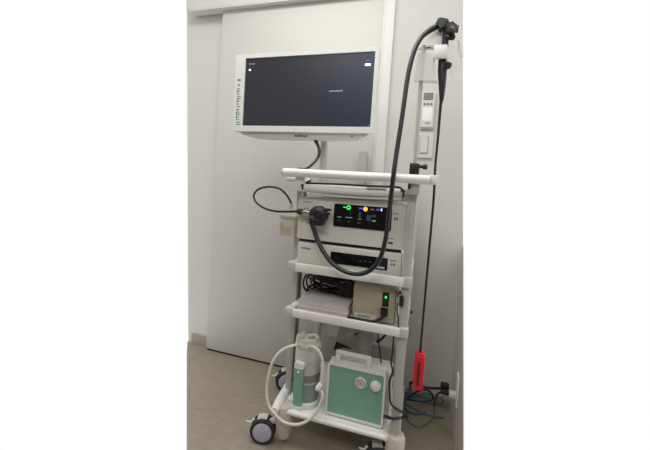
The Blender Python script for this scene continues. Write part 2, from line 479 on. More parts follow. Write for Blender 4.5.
bm = nb(); glyphs(bm, -0.252, -0.236, 1.2655, 1.517, 0.005, 3); obj('screen_text', bm, M['g_blue'], scr)
on_screen('screen_icon', M['g_grey'], [(-0.228, -0.225, 1.272, 1.275)])
bm = nb()
z = 1.452
random.seed(3)
add_box(bm, -0.806, -0.790, 1.2594, 1.2602, 1.457, 1.465)
add_box(bm, -0.803, -0.793, 1.2594, 1.2602, 1.437, 1.443)
z = 1.425
while z > 1.268:
    w = random.uniform(0.008, 0.02); x = -0.806 + random.uniform(0, 0.004)
    add_box(bm, x, x + w, 1.2594, 1.2602, z - 0.003, z)
    if random.random() < .6: add_box(bm, x, x + 0.005, 1.2594, 1.2602, z - 0.009, z - 0.001)
    z -= random.uniform(0.008, 0.013)
obj('bezel_icons', bm, M['mark_green'], bz, 'column of small grey green symbols on the left bezel')
bm = nb()
pr = [(-0.79, 1.2435), (-0.775, 1.230), (-0.735, 1.220), (-0.66, 1.216), (-0.34, 1.216), (-0.27, 1.219), (-0.235, 1.232), (-0.225, 1.2435)]
add_prism(bm, [(x, 1.275, z) for x, z in pr], (0, 1, 0), 0.045)
ch = obj('chin', bm, M['grey_white'], mon)
bm = nb(); glyphs(bm, -0.532, -0.474, 1.275, 1.2255, 0.0085, 7); obj('lettering', bm, M['mark_dark'], ch)
bm = nb(); add_box(bm, -0.296, -0.286, 1.2735, 1.2755, 1.229, 1.234); obj('power_light', bm, M['mark'], ch)
bm = nb(); add_box(bm, -0.53, -0.40, 1.343, 1.360, 1.34, 1.44, 0.004); obj('mount_plate', bm, M['charcoal'], mon)

bm = nb()
add_tube(bm, [(-0.4606, 1.3150, 1.2344), (-0.4461, 1.3000, 1.2116), (-0.4304, 1.2900, 1.1881), (-0.4224, 1.2800, 1.1627), (-0.4269, 1.2700, 1.1372), (-0.4381, 1.2400, 1.1101), (-0.4455, 1.2000, 1.0927), (-0.4707, 1.1800, 1.0909)], [0.0085, 0.008, 0.0062, 0.0062, 0.0058, 0.005, 0.004, 0.004], seg=12)
tag(obj('monitor_cable', bm, M['black']), 'short thick black cable hanging from monitor to the push bar', 'cable')

# ------------------------------------------------------------------ cable across the top board
bm = nb()
add_tube(bm, [(-0.4062, 1.1550, 1.0475), (-0.4245, 1.1530, 1.0371), (-0.3921, 1.1500, 1.0374), (-0.2926, 1.1460, 1.0400), (-0.1847, 1.1460, 1.0406), (-0.0958, 1.1460, 1.0427), (-0.0773, 1.1500, 1.0372), (-0.0702, 1.1520, 1.0291), (-0.0704, 1.1520, 1.0086)], 0.0036, seg=10)
bm2 = bm
add_tube(bm2, [(-0.0801, 1.1500, 1.0302), (-0.0621, 1.1500, 1.0330)], 0.003, seg=8)
tag(obj('black_wire', bm, M['black']), 'thin black wire strung along under the push bar', 'cable')

# ------------------------------------------------------------------ video processor
vp = thing('video_processor', 'large ivory endoscopy video processor with lit black touch panel', 'medical device', (-0.26, 1.36, 0.815))
bm = nb(); add_box(bm, -0.444, -0.062, 1.20, 1.52, 0.828, 0.985, 0.004); obj('case', bm, M['device'], vp)
bm = nb(); add_rr(bm, -0.462, -0.058, 0.822, 0.986, 1.19, 1.201, 0.006); fp = obj('front_panel', bm, M['device'], vp)
bm = nb(); add_box(bm, -0.452, -0.066, 1.196, 1.203, 0.8125, 0.824); obj('gap_shade_strip', bm, M['black'], vp)  # black strip painted as the shade in the gap between the two units
for x in (-0.42, -0.09):
    for y in (1.23, 1.48): bm = nb(); add_lathe(bm, [(0.014, 0), (0.014, 0.018)], (x, y, 0.811), (0, 0, 1), 16); obj('foot', bm, M['black'], vp)
bm = nb(); add_rr(bm, -0.319, -0.1065, 0.884, 0.968, 1.186, 1.1905, 0.006); tp = obj('touch_panel', bm, M['black_gloss'], vp)
Y_ = 1.186
def pan(name, m, x0, x1, z0, z1, lab=None):
    bm = nb(); add_box(bm, x0, x1, Y_ - 0.0009, Y_, z0, z1); return obj(name, bm, m, tp, lab)
bm = nb(); add_torus(bm, (-0.264, Y_ - 0.0005, 0.957), (0, 1, 0), 0.0062, 0.0022, 24, 8); obj('indicator_ring', bm, M['g_green'], tp, 'lit green ring')
bm = nb(); add_lathe(bm, [(0.0082, 0), (0.0078, 0.0012), (0.0, 0.0014)], (-0.2015, Y_, 0.9565), (0, -1, 0), 20); obj('indicator_disc', bm, M['g_orange'], tp, 'lit orange disc')
pan('indicator_bar', M['g_blue'], -0.226, -0.211, 0.9545, 0.9605, 'lit blue bar')
pan('indicator_bar', M['g_green'], -0.284, -0.274, 0.9555, 0.959)
pan('indicator_bar', M['g_red'], -0.183, -0.170, 0.955, 0.959, 'lit amber bar')
pan('indicator_bar', M['g_blue'], -0.163, -0.146, 0.955, 0.961, 'lit blue bar')
pan('indicator_bar', M['g_white'], -0.1455, -0.1415, 0.954, 0.963, 'lit white bar')
for a in ((-0.305, -0.290, 0.918, 0.921), (-0.2735, -0.248, 0.919, 0.922), (-0.2255, -0.214, 0.917, 0.920), (-0.175, -0.161, 0.914, 0.919)): pan('panel_text', M['g_grey'], *a)
for a in ((-0.305, -0.292, 0.905, 0.908), (-0.266, -0.255, 0.904, 0.908), (-0.229, -0.216, 0.902, 0.907), (-0.226, -0.217, 0.925, 0.944), (-0.196, -0.180, 0.915, 0.935), (-0.178, -0.162, 0.930, 0.938), (-0.2575, -0.2555, 0.930, 0.944)): pan('panel_text', M['g_dim'], *a)
bm = nb(); glyphs(bm, -0.444, -0.412, 1.19, 0.964, 0.004, 8); obj('lettering', bm, M['mark'], fp)
bm = nb(); glyphs(bm, -0.428, -0.40, 1.19, 0.897, 0.005, 4); glyphs(bm, -0.428, -0.41, 1.19, 0.884, 0.004, 3); obj('lettering', bm, M['mark'], fp)
bm = nb(); glyphs(bm, -0.100, -0.082, 1.19, 0.946, 0.006, 3); glyphs(bm, -0.098, -0.082, 1.19, 0.926, 0.013, 2); obj('symbols', bm, M['mark_green'], fp)
bm = nb(); glyphs(bm, -0.25, -0.215, 1.19, 0.855, 0.003, 6); obj('lettering', bm, M['device_lower'], fp)
bm = nb(); add_box(bm, -0.125, -0.093, 1.1895, 1.1905, 0.858, 0.8595); add_box(bm, -0.112, -0.096, 1.1888, 1.1905, 0.8395, 0.8465, 0.0008); obj('port_slot', bm, M['charcoal'], fp)
bm = nb(); add_lathe(bm, [(0.037, 0), (0.036, 0.006), (0.030, 0.008)], (-0.372, 1.19, 0.921), (0, -1, 0), 32); obj('scope_socket', bm, M['grey_white'], fp)

# ------------------------------------------------------------------ second unit
su = thing('light_source', 'slim ivory device unit with long black window on the upper shelf', 'medical device', (-0.26, 1.36, 0.72))
bm = nb(); add_box(bm, -0.442, -0.064, 1.20, 1.52, 0.725, 0.806, 0.004); obj('case', bm, M['device_lower'], su)
bm = nb(); add_box(bm, -0.456, -0.060, 1.19, 1.215, 0.7235, 0.8095, 0.006, 3); fp2 = obj('front_panel', bm, M['device'], su)
for x in (-0.42, -0.09):
    for y in (1.23, 1.48): bm = nb(); add_lathe(bm, [(0.012, 0), (0.012, 0.008)], (x, y, 0.7185), (0, 0, 1), 16); obj('foot', bm, M['black'], su)
bm = nb(); add_rr(bm, -0.3215, -0.109, 0.7435, 0.787, 1.187, 1.1905, 0.004); wn = obj('display_window', bm, M['black_gloss'], su)
bm = nb(); add_rr(bm, -0.152, -0.1135, 0.757, 0.784, 1.1855, 1.188, 0.003); obj('display', bm, M['charcoal'], wn)
bm = nb(); add_box(bm, -0.145, -0.118, 1.185, 1.186, 0.748, 0.755); obj('button', bm, M['g_grey'], wn)
for i in range(3):
    bm = nb(); add_box(bm, -0.212 + i * 0.018, -0.203 + i * 0.018, 1.186, 1.1875, 0.765, 0.768); obj('indicator', bm, M['g_dim'], wn)
bm = nb(); glyphs(bm, -0.441, -0.403, 1.19, 0.7835, 0.007, 7); obj('lettering', bm, M['mark'], fp2)
bm = nb(); glyphs(bm, -0.099, -0.078, 1.19, 0.778, 0.007, 3); glyphs(bm, -0.099, -0.080, 1.19, 0.763, 0.008, 2); obj('symbols', bm, M['mark_green'], fp2)

# ------------------------------------------------------------------ endoscope
sc = thing('endoscope', 'black flexible endoscope hung on the pole and plugged into the processor', 'endoscope', (0.03, 1.22, 1.3))
bm = nb()
add_tube(bm, [(-0.3923, 1.1500, 0.8947), (-0.3793, 1.1460, 0.8667), (-0.3615, 1.1400, 0.8325), (-0.3349, 1.1300, 0.7969), (-0.2959, 1.1200, 0.7604), (-0.2459, 1.1150, 0.7380), (-0.1988, 1.1100, 0.7370), (-0.1619, 1.1100, 0.7525), (-0.1338, 1.1100, 0.7870), (-0.1201, 1.1100, 0.8294), (-0.1129, 1.1100, 0.8808), (-0.1104, 1.1100, 0.9380), (-0.1066, 1.1100, 1.0083), (-0.1032, 1.1050, 1.0811), (-0.0992, 1.1200, 1.1650), (-0.0940, 1.1300, 1.2394), (-0.0892, 1.1400, 1.3211), (-0.0863, 1.1500, 1.3870), (-0.0802, 1.1600, 1.4534), (-0.0688, 1.1750, 1.5154), (-0.0525, 1.1900, 1.5578), (-0.0314, 1.2050, 1.5850), (-0.0126, 1.2150, 1.6002), (0.0001, 1.2200, 1.6084)],
         [0.0095, 0.0086, 0.0082, 0.0080, 0.0080, 0.0080, 0.0080, 0.0080, 0.0080, 0.0080, 0.0080, 0.0078, 0.0080, 0.0084, 0.0080, 0.0105, 0.010], sub=8, seg=14)
obj('universal_cord', bm, M['charcoal'], sc)
# connector
bm = nb()
cpt = Vector((-0.371, 1.158, 0.921))
add_lathe(bm, [(0.030, -0.024), (0.035, -0.02), (0.0355, 0.0), (0.033, 0.012), (0.025, 0.018), (0.0, 0.019)], cpt, (0, -1, 0), 32)
add_prism(bm, rrect_pts(-0.400, -0.346, 0.884, 0.915, 1.146, 0.008), (0, 1, 0), 0.032)
add_tube(bm, [cpt + Vector((-0.016, -0.012, -0.02)), (-0.3887, 1.1480, 0.9100), (-0.3911, 1.1480, 0.8876)], [0.016, 0.015, 0.011], seg=14)
cn = obj('connector', bm, M['charcoal'], sc)
bm = nb(); add_torus(bm, cpt + Vector((0.004, -0.019, 0)), (0, 1, 0), 0.017, 0.0025, 28, 8); obj('connector_ring', bm, M['black'], cn)
bm = nb()
add_tube(bm, [(-0.3466, 1.1600, 0.9451), (-0.3235, 1.1600, 0.9444)], 0.005, smooth=False, seg=10)
add_tube(bm, [(-0.3456, 1.1600, 0.9308), (-0.3264, 1.1600, 0.9310)], 0.0045, smooth=False, seg=10)
obj('connector_pin', bm, M['black'], cn)
bm = nb()
add_tube(bm, [(-0.3912, 1.1580, 0.9240), (-0.4192, 1.1580, 0.9291), (-0.4330, 1.1580, 0.9260)], [0.009, 0.008, 0.0085], smooth=False, seg=12)
add_tube(bm, [(-0.4068, 1.1550, 0.9378), (-0.4172, 1.1550, 0.9451), (-0.4268, 1.1550, 0.9399)], 0.0028, seg=8)
obj('connector_nozzle', bm, M['steel'], cn)
# control head
bm = nb()
add_tube(bm, [(-0.0033, 1.2200, 1.6103), (0.0090, 1.2200, 1.6213), (0.0243, 1.2200, 1.6133), (0.0323, 1.2200, 1.5924)], [0.0095, 0.0135, 0.014, 0.012], seg=16)
add_prism(bm, [(-0.0062, 1.2020, 1.6104), (-0.0030, 1.2020, 1.6249), (0.0060, 1.2020, 1.6288), (0.0216, 1.2020, 1.6222), (0.0260, 1.2020, 1.5979), (0.0071, 1.2020, 1.5933)], (0, 1, 0), 0.034)
add_tube(bm, [(0.0275, 1.2200, 1.6130), (0.0279, 1.2220, 1.5801), (0.0284, 1.2240, 1.5402), (0.0249, 1.2240, 1.4995), (0.0260, 1.2220, 1.4577), (0.0289, 1.2200, 1.4090), (0.0306, 1.2200, 1.3610), (0.0302, 1.2200, 1.3404)],
         [0.014, 0.011, 0.011, 0.0145, 0.0155, 0.0125, 0.008, 0.0045], seg=16)
hd = obj('control_body', bm, M['charcoal'], sc)
bm = nb()
def wheel(bm, c, ax, R, h, lob):
    ax = Vector(ax).normalized(); u = ax.orthogonal().normalized(); w = ax.cross(u); c = Vector(c)
    pts = []
    n = lob * 8
    for i in range(n):
        a = 2 * PI * i / n; r = R * (1 + 0.2 * math.cos(lob * a)); pts.append(c + (u * math.cos(a) + w * math.sin(a)) * r)
    add_prism(bm, pts, ax, h)
wheel(bm, (0.0398, 1.2050, 1.5866), (0.45, -0.9, 0.1), 0.0215, 0.008, 5); obj('control_wheel', bm, M['black'], hd)
bm = nb(); wheel(bm, (0.0423, 1.1920, 1.5837), (0.45, -0.9, 0.1), 0.0165, 0.009, 4); obj('control_wheel', bm, M['wheel_grey'], hd)
bm = nb(); add_lathe(bm, [(0.0065, 0), (0.0065, 0.004), (0.005, 0.006), (0, 0.006)], (0.0450, 1.1820, 1.5804), (0.45, -0.9, 0.1), 20); obj('wheel_knob', bm, M['mark'], hd)
bm = nb(); add_tube(bm, [(0.0307, 1.2150, 1.6104), (0.0287, 1.2150, 1.6280)], [0.004, 0.003], smooth=False, seg=10); obj('button', bm, M['black'], hd)
bm = nb()
add_prism(bm, [(0.0534, 1.2100, 1.6019), (0.0676, 1.2100, 1.6018), (0.0666, 1.2100, 1.5813), (0.0543, 1.2100, 1.5812)], (0, 1, 0), 0.012)
sw = obj('lever', bm, M['black'], hd)
bm = nb(); add_prism(bm, [(0.0584, 1.2080, 1.5956), (0.0645, 1.2080, 1.5951), (0.0636, 1.2080, 1.5853), (0.0583, 1.2080, 1.5850)], (0, 1, 0), 0.003); obj('lever_face', bm, M['mark'], sw)
bm = nb(); add_tube(bm, [(0.0380, 1.2150, 1.5780), (0.0516, 1.2100, 1.5624), (0.0405, 1.2100, 1.5618), (0.0305, 1.2150, 1.5701)], [0.008, 0.009, 0.008, 0.006], seg=10); obj('valve', bm, M['black'], hd)
bm = nb(); add_tube(bm, [(0.0293, 1.2150, 1.4568), (0.0404, 1.2100, 1.4647), (0.0464, 1.2080, 1.4772)], [0.009, 0.008, 0.0075], seg=12)
add_tube(bm, [(0.0447, 1.2080, 1.4739), (0.0512, 1.2080, 1.4726), (0.0500, 1.2080, 1.4636), (0.0435, 1.2100, 1.4579)], 0.0035, seg=8)
obj('channel_port', bm, M['black'], hd)
bm = nb()
add_tube(bm, [(0.0298, 1.2200, 1.3541), (0.0291, 1.2200, 1.3197), (0.0289, 1.2200, 1.2160), (0.0275, 1.2200, 1.1288), (0.0307, 1.2200, 1.0062), (0.0291, 1.2200, 0.8287), (0.0276, 1.2200, 0.6487), (0.0261, 1.2200, 0.4553), (0.0266, 1.2200, 0.3745)], [0.0055, 0.005, 0.0043, 0.0043, 0.0043, 0.0043, 0.0043, 0.0043, 0.0043], sub=5, seg=10)
obj('insertion_tube', bm, M['black'], sc)

# red protector hanging on the tip
bm = nb()
ta, tb = (0.0249, 1.2200, 0.4529), (0.0308, 1.2200, 0.3267)
hw = 0.0185
add_box(bm, 0.0085, 0.0440, 1.2005, 1.2395, 0.3285, 0.4525, 0.004)
add_box(bm, 0.012, 0.040, 1.2045, 1.2355, 0.4515, 0.458, 0.002)
rs = tag(obj('tip_protector', bm, M['red']), 'red rectangular sleeve hanging on the end of the black tube', 'sleeve')
bm = nb()
add_box(bm, 0.021, 0.029, 1.1998, 1.2006, 0.345, 0.432)
for i in range(9): add_box(bm, 0.0195, 0.0305, 1.1997, 1.2006, 0.349 + i * 0.009, 0.353 + i * 0.009)
obj('lettering', bm, M['red_dark'], rs, 'dark vertical lettering')

# ------------------------------------------------------------------ hanger
hg = thing('scope_hanger', 'white pole with scope holder clamped to right end of push bar', 'hanger', (-0.042, 1.22, 1.07))
bm = nb(); add_tube(bm, [(-0.0425, 1.222, 1.075), (-0.0425, 1.222, 1.545)], 0.0075, smooth=False, seg=16); obj('pole', bm, M['post'], hg)
bm = nb(); add_box(bm, -0.057, -0.025, 1.165, 1.236, 1.089, 1.128, 0.004); cl = obj('clamp', bm, M['black'], hg)
bm = nb(); add_lathe(bm, [(0.006, 0), (0.006, 0.012), (0.009, 0.013), (0.009, 0.026), (0.005, 0.028)], (-0.026, 1.19, 1.119), (1, 0, -0.02), 16); obj('clamp_knob', bm, M['black'], cl)
bm = nb(); add_box(bm, -0.060, 0.012, 1.228, 1.238, 1.534, 1.550, 0.003); add_lathe(bm, [(0.004, 0), (0.004, 0.004)], (-0.036, 1.228, 1.5415), (0, -1, 0), 12); rl = obj('cross_rail', bm, M['grey_white'], hg)
bm = nb(); add_lathe(bm, [(0.0035, 0), (0.0035, 0.0035)], (-0.036, 1.2285, 1.540), (0, -1, 0), 12); add_box(bm, -0.033, -0.018, 1.2265, 1.229, 1.5375, 1.5415); obj('rail_screw', bm, M['charcoal'], rl)
bm = nb()
add_prism(bm, [(-0.0425, 1.2360, 1.5547), (-0.0425, 1.2360, 1.5687), (-0.0312, 1.2360, 1.5853), (-0.0136, 1.2360, 1.5980), (0.0045, 1.2360, 1.6019), (0.0153, 1.2360, 1.5908), (0.0152, 1.2360, 1.5478)], (0, 1, 0), 0.02)
obj('hook_plate', bm, M['bar'], hg)
bm = nb()
add_box(bm, -0.008, 0.036, 1.190, 1.200, 1.486, 1.533, 0.004)
add_box(bm, -0.008, -0.001, 1.194, 1.245, 1.486, 1.533, 0.003)
add_box(bm, 0.032, 0.040, 1.194, 1.245, 1.488, 1.528, 0.003)
add_prism(bm, [(-0.0096, 1.2430, 1.5469), (-0.0088, 1.2430, 1.5817), (-0.0018, 1.2430, 1.6004), (0.0182, 1.2430, 1.6007), (0.0324, 1.2430, 1.5445)], (0, 1, 0), 0.008)
obj('cradle', bm, M['white'], hg)
bm = nb()
add_prism(bm, [(-0.0661, 1.2050, 1.4208), (0.0107, 1.2050, 1.4167), (-0.0054, 1.2050, 1.5005), (-0.0078, 1.2050, 1.5107), (-0.0584, 1.2050, 1.5134)], (0, 1, 0), 0.03)
obj('drip_cover', bm, M['cover'], hg, 'pale translucent plastic cover below the rail')
bm = nb()
add_prism(bm, [(0.0366, 1.2150, 1.5326), (0.0828, 1.2150, 1.5333), (0.0894, 1.2150, 1.4260), (0.0530, 1.2150, 1.4221), (0.0436, 1.2150, 1.4816)], (0, 1, 0), 0.002)
add_tube(bm, [(0.0725, 1.2130, 1.4829), (0.0638, 1.2130, 1.4262)], 0.0012, smooth=False, seg=6)
sl = obj('clear_sleeve', bm, M['sheer'], hg, 'clear plastic sheet beside the scope')
bm = nb(); add_tube(bm, [(0.0731, 1.2120, 1.5525), (0.0804, 1.2120, 1.5188), (0.0854, 1.2120, 1.4953)], [0.006, 0.007, 0.005], seg=10); obj('sleeve_clip', bm, M['white'], hg)

# ------------------------------------------------------------------ water bottle on the left side
wb = thing('water_bottle', 'small clear square water bottle hooked on the cart left side', 'bottle', (-0.518, 1.24, 0.82))
bm = nb(); add_box(bm, -0.543, -0.480, 1.203, 1.250, 0.822, 0.895, 0.006); obj('bottle', bm, M['clear'], wb)
bm = nb(); add_box(bm, -0.547, -0.474, 1.200, 1.253, 0.894, 0.908, 0.004); obj('lid', bm, M['clear'], wb)
bm = nb(); add_box(bm, -0.497, -0.480, 1.249, 1.2555, 0.83, 0.893, 0.002); obj('hook', bm, M['grey_white'], wb)
bm = nb(); add_box(bm, -0.542, -0.528, 1.2015, 1.2035, 0.845, 0.875); add_box(bm, -0.522, -0.50, 1.2015, 1.2035, 0.84, 0.86); obj('label', bm, M['tip_beige'], wb)

wt = thing('water_tube', 'thin black looped tube from water bottle to scope connector', 'tube', (-0.5144, 1.2400, 0.9327))
bm = nb()
add_tube(bm, [(-0.4500, 1.1650, 0.9287), (-0.4969, 1.1700, 0.9233), (-0.5562, 1.1800, 0.9194), (-0.6097, 1.1900, 0.9271), (-0.6522, 1.2000, 0.9477), (-0.6690, 1.2100, 0.9749), (-0.6571, 1.2200, 0.9984), (-0.6285, 1.2250, 1.0097), (-0.5995, 1.2300, 1.0129), (-0.5656, 1.2350, 1.0065), (-0.5376, 1.2400, 0.9839), (-0.5182, 1.2400, 0.9568), (-0.5137, 1.2400, 0.9409)], 0.0043, sub=7, seg=10)
obj('hose', bm, M['black'], wt)
bm = nb(); add_tube(bm, [(-0.5148, 1.2400, 0.9510), (-0.5151, 1.2400, 0.9285)], [0.0055, 0.0065], smooth=False, seg=12); obj('bottle_fitting', bm, M['tip_beige'], wt, 'beige tapered fitting')
bm = nb()
a_, b_ = Vector((-0.4565, 1.1630, 0.9283)), Vector((-0.4302, 1.1600, 0.9269))
add_tube(bm, [a_, a_.lerp(b_, .3), a_.lerp(b_, .7), b_], [0.008, 0.0115, 0.0115, 0.009], smooth=False, seg=14)
obj('plug', bm, M['black'], wt)

# ------------------------------------------------------------------ lower shelf B: cable coil, papers, power box
random.seed(11)
bm = nb()
pts = []
ST = 0.5565
for k in range(8):
    cx = -0.365 + random.uniform(-0.02, 0.02); rx = 0.095 + random.uniform(-0.02, 0.012); ry = 0.075 + random.uniform(-0.015, 0.01)
    tilt = random.uniform(0.0, 0.26); zb = 0.600 + k * 0.004
    for i in range(9):
        a = 2 * PI * i / 9 + 0.3
        pts.append((cx + rx * math.cos(a), 1.40 + ry * math.sin(a), max(zb + 0.001 * i + tilt * 0.09 * math.sin(a - 0.6 * k) + random.uniform(-.004, .004), 0.588)))
add_tube(bm, pts, 0.0048, sub=5, seg=8)
# strands standing up at the left end, and the wrapped bundle at the right
add_tube(bm, [(-0.4613, 1.3300, 0.6454), (-0.4720, 1.3300, 0.6198), (-0.4712, 1.3300, 0.5937), (-0.4577, 1.3400, 0.5709), (-0.4330, 1.3500, 0.5631)], 0.0045, seg=8)
add_tube(bm, [(-0.4500, 1.3300, 0.6470), (-0.4593, 1.3300, 0.6217), (-0.4512, 1.3300, 0.5967), (-0.4311, 1.3400, 0.5860), (-0.4211, 1.3400, 0.6072)], 0.004, seg=8)
add_tube(bm, [(-0.4296, 1.3300, 0.6477), (-0.4232, 1.3300, 0.6269), (-0.4268, 1.3300, 0.6069), (-0.4465, 1.3300, 0.5952), (-0.4536, 1.3400, 0.5782), (-0.4228, 1.3600, 0.5662)], 0.0045, seg=8)
add_tube(bm, [(-0.4119, 1.3400, 0.6391), (-0.3971, 1.3400, 0.6195), (-0.4135, 1.3400, 0.5953), (-0.3958, 1.3600, 0.5748)], 0.0045, seg=8)
tag(obj('cable_coil', bm, M['black']), 'looped black cable coil on the papers on middle shelf', 'cable')
bm = nb()
add_tube(bm, [(-0.3986, 1.3300, 0.6219), (-0.3552, 1.3300, 0.6369), (-0.3171, 1.3200, 0.6281), (-0.2837, 1.3100, 0.6130), (-0.2547, 1.3100, 0.6174)], [0.006, 0.008, 0.013, 0.017, 0.019], seg=12)
add_tube(bm, [(-0.3965, 1.3300, 0.5920), (-0.3435, 1.3300, 0.5938), (-0.2869, 1.3100, 0.5979), (-0.2495, 1.3100, 0.6017)], [0.007, 0.01, 0.014, 0.016], seg=12)
tag(obj('cable_bundle', bm, M['black']), 'thick black wrapped cable bundle between coil and beige box', 'cable')

gp = 'papers stacked on the middle shelf'
def sheet(name, x0, x1, y0, y1, z0, z1, m, lab, skew=0.0):
    bm = nb()
    add_prism(bm, [(x0, y0, z0), (x1, y0, z0), (x1 - skew, y1, z0), (x0 - skew, y1, z0)], (0, 0, 1), z1 - z0)
    return tag(obj(name, bm, m), lab, 'booklet', gp)
sheet('booklet', -0.440, -0.243, 1.185, 1.47, 0.541, 0.549, M['paper_pink'], 'pinkish booklet at the bottom of the papers on middle shelf')
sheet('booklet', -0.444, -0.246, 1.190, 1.47, 0.549, 0.556, M['paper'], 'pale grey booklet in the middle of the shelf papers', 0.006)
sheet('booklet', -0.440, -0.240, 1.188, 1.47, 0.556, 0.562, M['paper_pink'], 'thin pinkish booklet second from top of the shelf papers', 0.004)
bm = nb()
add_prism(bm, [(-0.442, 1.20, 0.562), (-0.244, 1.20, 0.562), (-0.252, 1.48, 0.562), (-0.446, 1.48, 0.562)], (0, 0, 1), 0.020)
pk = tag(obj('booklet', bm, M['paper']), 'thick grey white booklet on top of papers under the cable coil', 'booklet', gp)

pb = thing('power_box', 'beige metal power box with lit green rocker switch', 'power supply', (-0.152, 1.3, 0.54))
bm = nb(); add_box(bm, -0.229, -0.074, 1.21, 1.42, 0.545, 0.671, 0.003); bx_ = obj('case', bm, M['beige'], pb)
bm = nb(); add_box(bm, -0.0735, -0.062, 1.225, 1.42, 0.548, 0.668, 0.002); obj('side_cover', bm, M['device'], pb)
for x in (-0.215, -0.09):
    for y in (1.225, 1.40): bm = nb(); add_lathe(bm, [(0.008, 0), (0.009, 0.006)], (x, y, 0.540), (0, 0, 1), 12); obj('foot', bm, M['black'], pb)
bm = nb(); add_rr(bm, -0.1195, -0.0965, 0.607, 0.657, 1.206, 1.2105, 0.002); fr = obj('switch_frame', bm, M['black'], pb)
bm = nb(); add_box(bm, -0.1160, -0.100, 1.2038, 1.2065, 0.611, 0.653, 0.001); obj('rocker', bm, M['rocker_green'], fr)
bm = nb(); add_box(bm, -0.1115, -0.1035, 1.2030, 1.2065, 0.637, 0.646, 0.001); obj('lit_lens', bm, M['g_green'], fr, 'lit green lens')
bm = nb(); add_rr(bm, -0.124, -0.097, 0.572, 0.600, 1.206, 1.2105, 0.002); obj('inlet', bm, M['black'], pb)
bm = nb(); add_box(bm, -0.222, -0.138, 1.2088, 1.2105, 0.548, 0.566); lb = obj('label_plate', bm, M['device'], pb, 'pale label strip')
bm = nb(); glyphs(bm, -0.205, -0.16, 1.2088, 0.554, 0.006, 9); obj('lettering', bm, M['mark'], lb)
bm = nb()
add_box(bm, -0.121, -0.099, 1.185, 1.2055, 0.574, 0.598, 0.004)
add_tube(bm, [(-0.1056, 1.1920, 0.5881), (-0.1114, 1.1880, 0.5757), (-0.1281, 1.1880, 0.5587), (-0.1562, 1.1850, 0.5503), (-0.1857, 1.1870, 0.5468), (-0.2168, 1.1920, 0.5479), (-0.2432, 1.2100, 0.5414), (-0.2596, 1.2400, 0.5342)], [0.007, 0.0065, 0.006, 0.005, 0.005, 0.005, 0.0045, 0.004], seg=10)
tag(obj('mains_cable', bm, M['black']), 'black plug and cable at the beige power box front', 'cable')
bm = nb()
add_box(bm, -0.0585, -0.043, 1.166, 1.181, 0.628, 0.665, 0.004)
add_tube(bm, [(-0.0617, 1.1700, 0.6641), (-0.0579, 1.1720, 0.6801), (-0.0538, 1.1720, 0.6718)], 0.003, seg=8)
add_tube(bm, [(-0.0624, 1.1720, 0.6385), (-0.0636, 1.1720, 0.6169), (-0.0569, 1.1740, 0.5852), (-0.0552, 1.1780, 0.5518)], 0.0022, seg=8)
tag(obj('cable_switch', bm, M['charcoal']), 'small dark inline switch with thin cord beside the power box', 'switch')

# ------------------------------------------------------------------ bottom bay
pc = thing('hanging_pouch', 'crumpled grey plastic pouch hanging under the middle shelf', 'pouch', (-0.27, 1.34, 0.40))
bm = nb()
pp = [(-0.3010, 1.3400, 0.4454), (-0.1334, 1.3400, 0.4561), (-0.1425, 1.3400, 0.4126), (-0.1821, 1.3400, 0.3899), (-0.2149, 1.3400, 0.3790), (-0.2410, 1.3400, 0.3586), (-0.2783, 1.3400, 0.3681), (-0.3175, 1.3400, 0.3666)]
add_prism(bm, pp, (0, 1, 0), 0.02); obj('pouch', bm, M['pouch'], pc)
bm = nb(); add_prism(bm, [(-0.3124, 1.3350, 0.3763), (-0.2903, 1.3350, 0.3713), (-0.2422, 1.3350, 0.3594), (-0.2806, 1.3350, 0.3570), (-0.3209, 1.3350, 0.3400)], (0, 1, 0), 0.006); obj('flap', bm, M['black'], pc, 'black lower flap')
bm = nb(); add_prism(bm, [(-0.2387, 1.3370, 0.4264), (-0.2182, 1.3370, 0.4347), (-0.2216, 1.3370, 0.4234), (-0.2339, 1.3370, 0.4176)], (0, 1, 0), 0.004); obj('print', bm, M['blue_print'], pc, 'small blue printed mark')

sj = thing('suction_jar', 'clear suction jar with green holder on the bottom shelf', 'suction jar', (-0.418, 1.248, 0.153))
jc = Vector((-0.404, 1.248, 0.154)); R_ = 0.053
bm = nb(); add_lathe(bm, [(R_ + .004, 0), (R_ + .006, 0.003), (R_ + .006, 0.018), (R_ + .001, 0.022)], jc, (0, 0, 1), 36); obj('base_ring', bm, M['white'], sj)
bm = nb(); add_lathe(bm, [(R_ - .001, 0.018), (R_, 0.03), (R_, 0.094)], jc, (0, 0, 1), 36); obj('lower_jar', bm, M['jar_liquid'], sj, 'teal tinted lower part')
bm = nb(); add_lathe(bm, [(R_, 0.094), (R_, 0.158), (R_ * .985, 0.165), (R_, 0.172), (R_, 0.205), (R_ * .95, 0.220), (R_ * .84, 0.230)], jc, (0, 0, 1), 36); obj('upper_jar', bm, M['jar'], sj)
bm = nb(); add_lathe(bm, [(R_ + .0012, 0.102), (R_ + .0012, 0.132), (R_ - .002, 0.132)], jc, (0, 0, 1), 36); obj('scale_band', bm, M['jar_label'], sj, 'grey scale band')
bm = nb(); add_lathe(bm, [(R_ * .86, 0.226), (R_ * .92, 0.230), (R_ * .92, 0.243), (R_ * .82, 0.248), (R_ * .8, 0.262), (R_ * .65, 0.270), (0.0, 0.271)], jc, (0, 0, 1), 30)
for i in range(18):
    a = 2 * PI * i / 18; add_tube(bm, [jc + Vector((R_ * .92 * math.cos(a), R_ * .92 * math.sin(a), 0.230)), jc + Vector((R_ * .92 * math.cos(a), R_ * .92 * math.sin(a), 0.243))], 0.003, smooth=False, seg=6)
ld = obj('lid', bm, M['grey_white'], sj)
bm = nb()
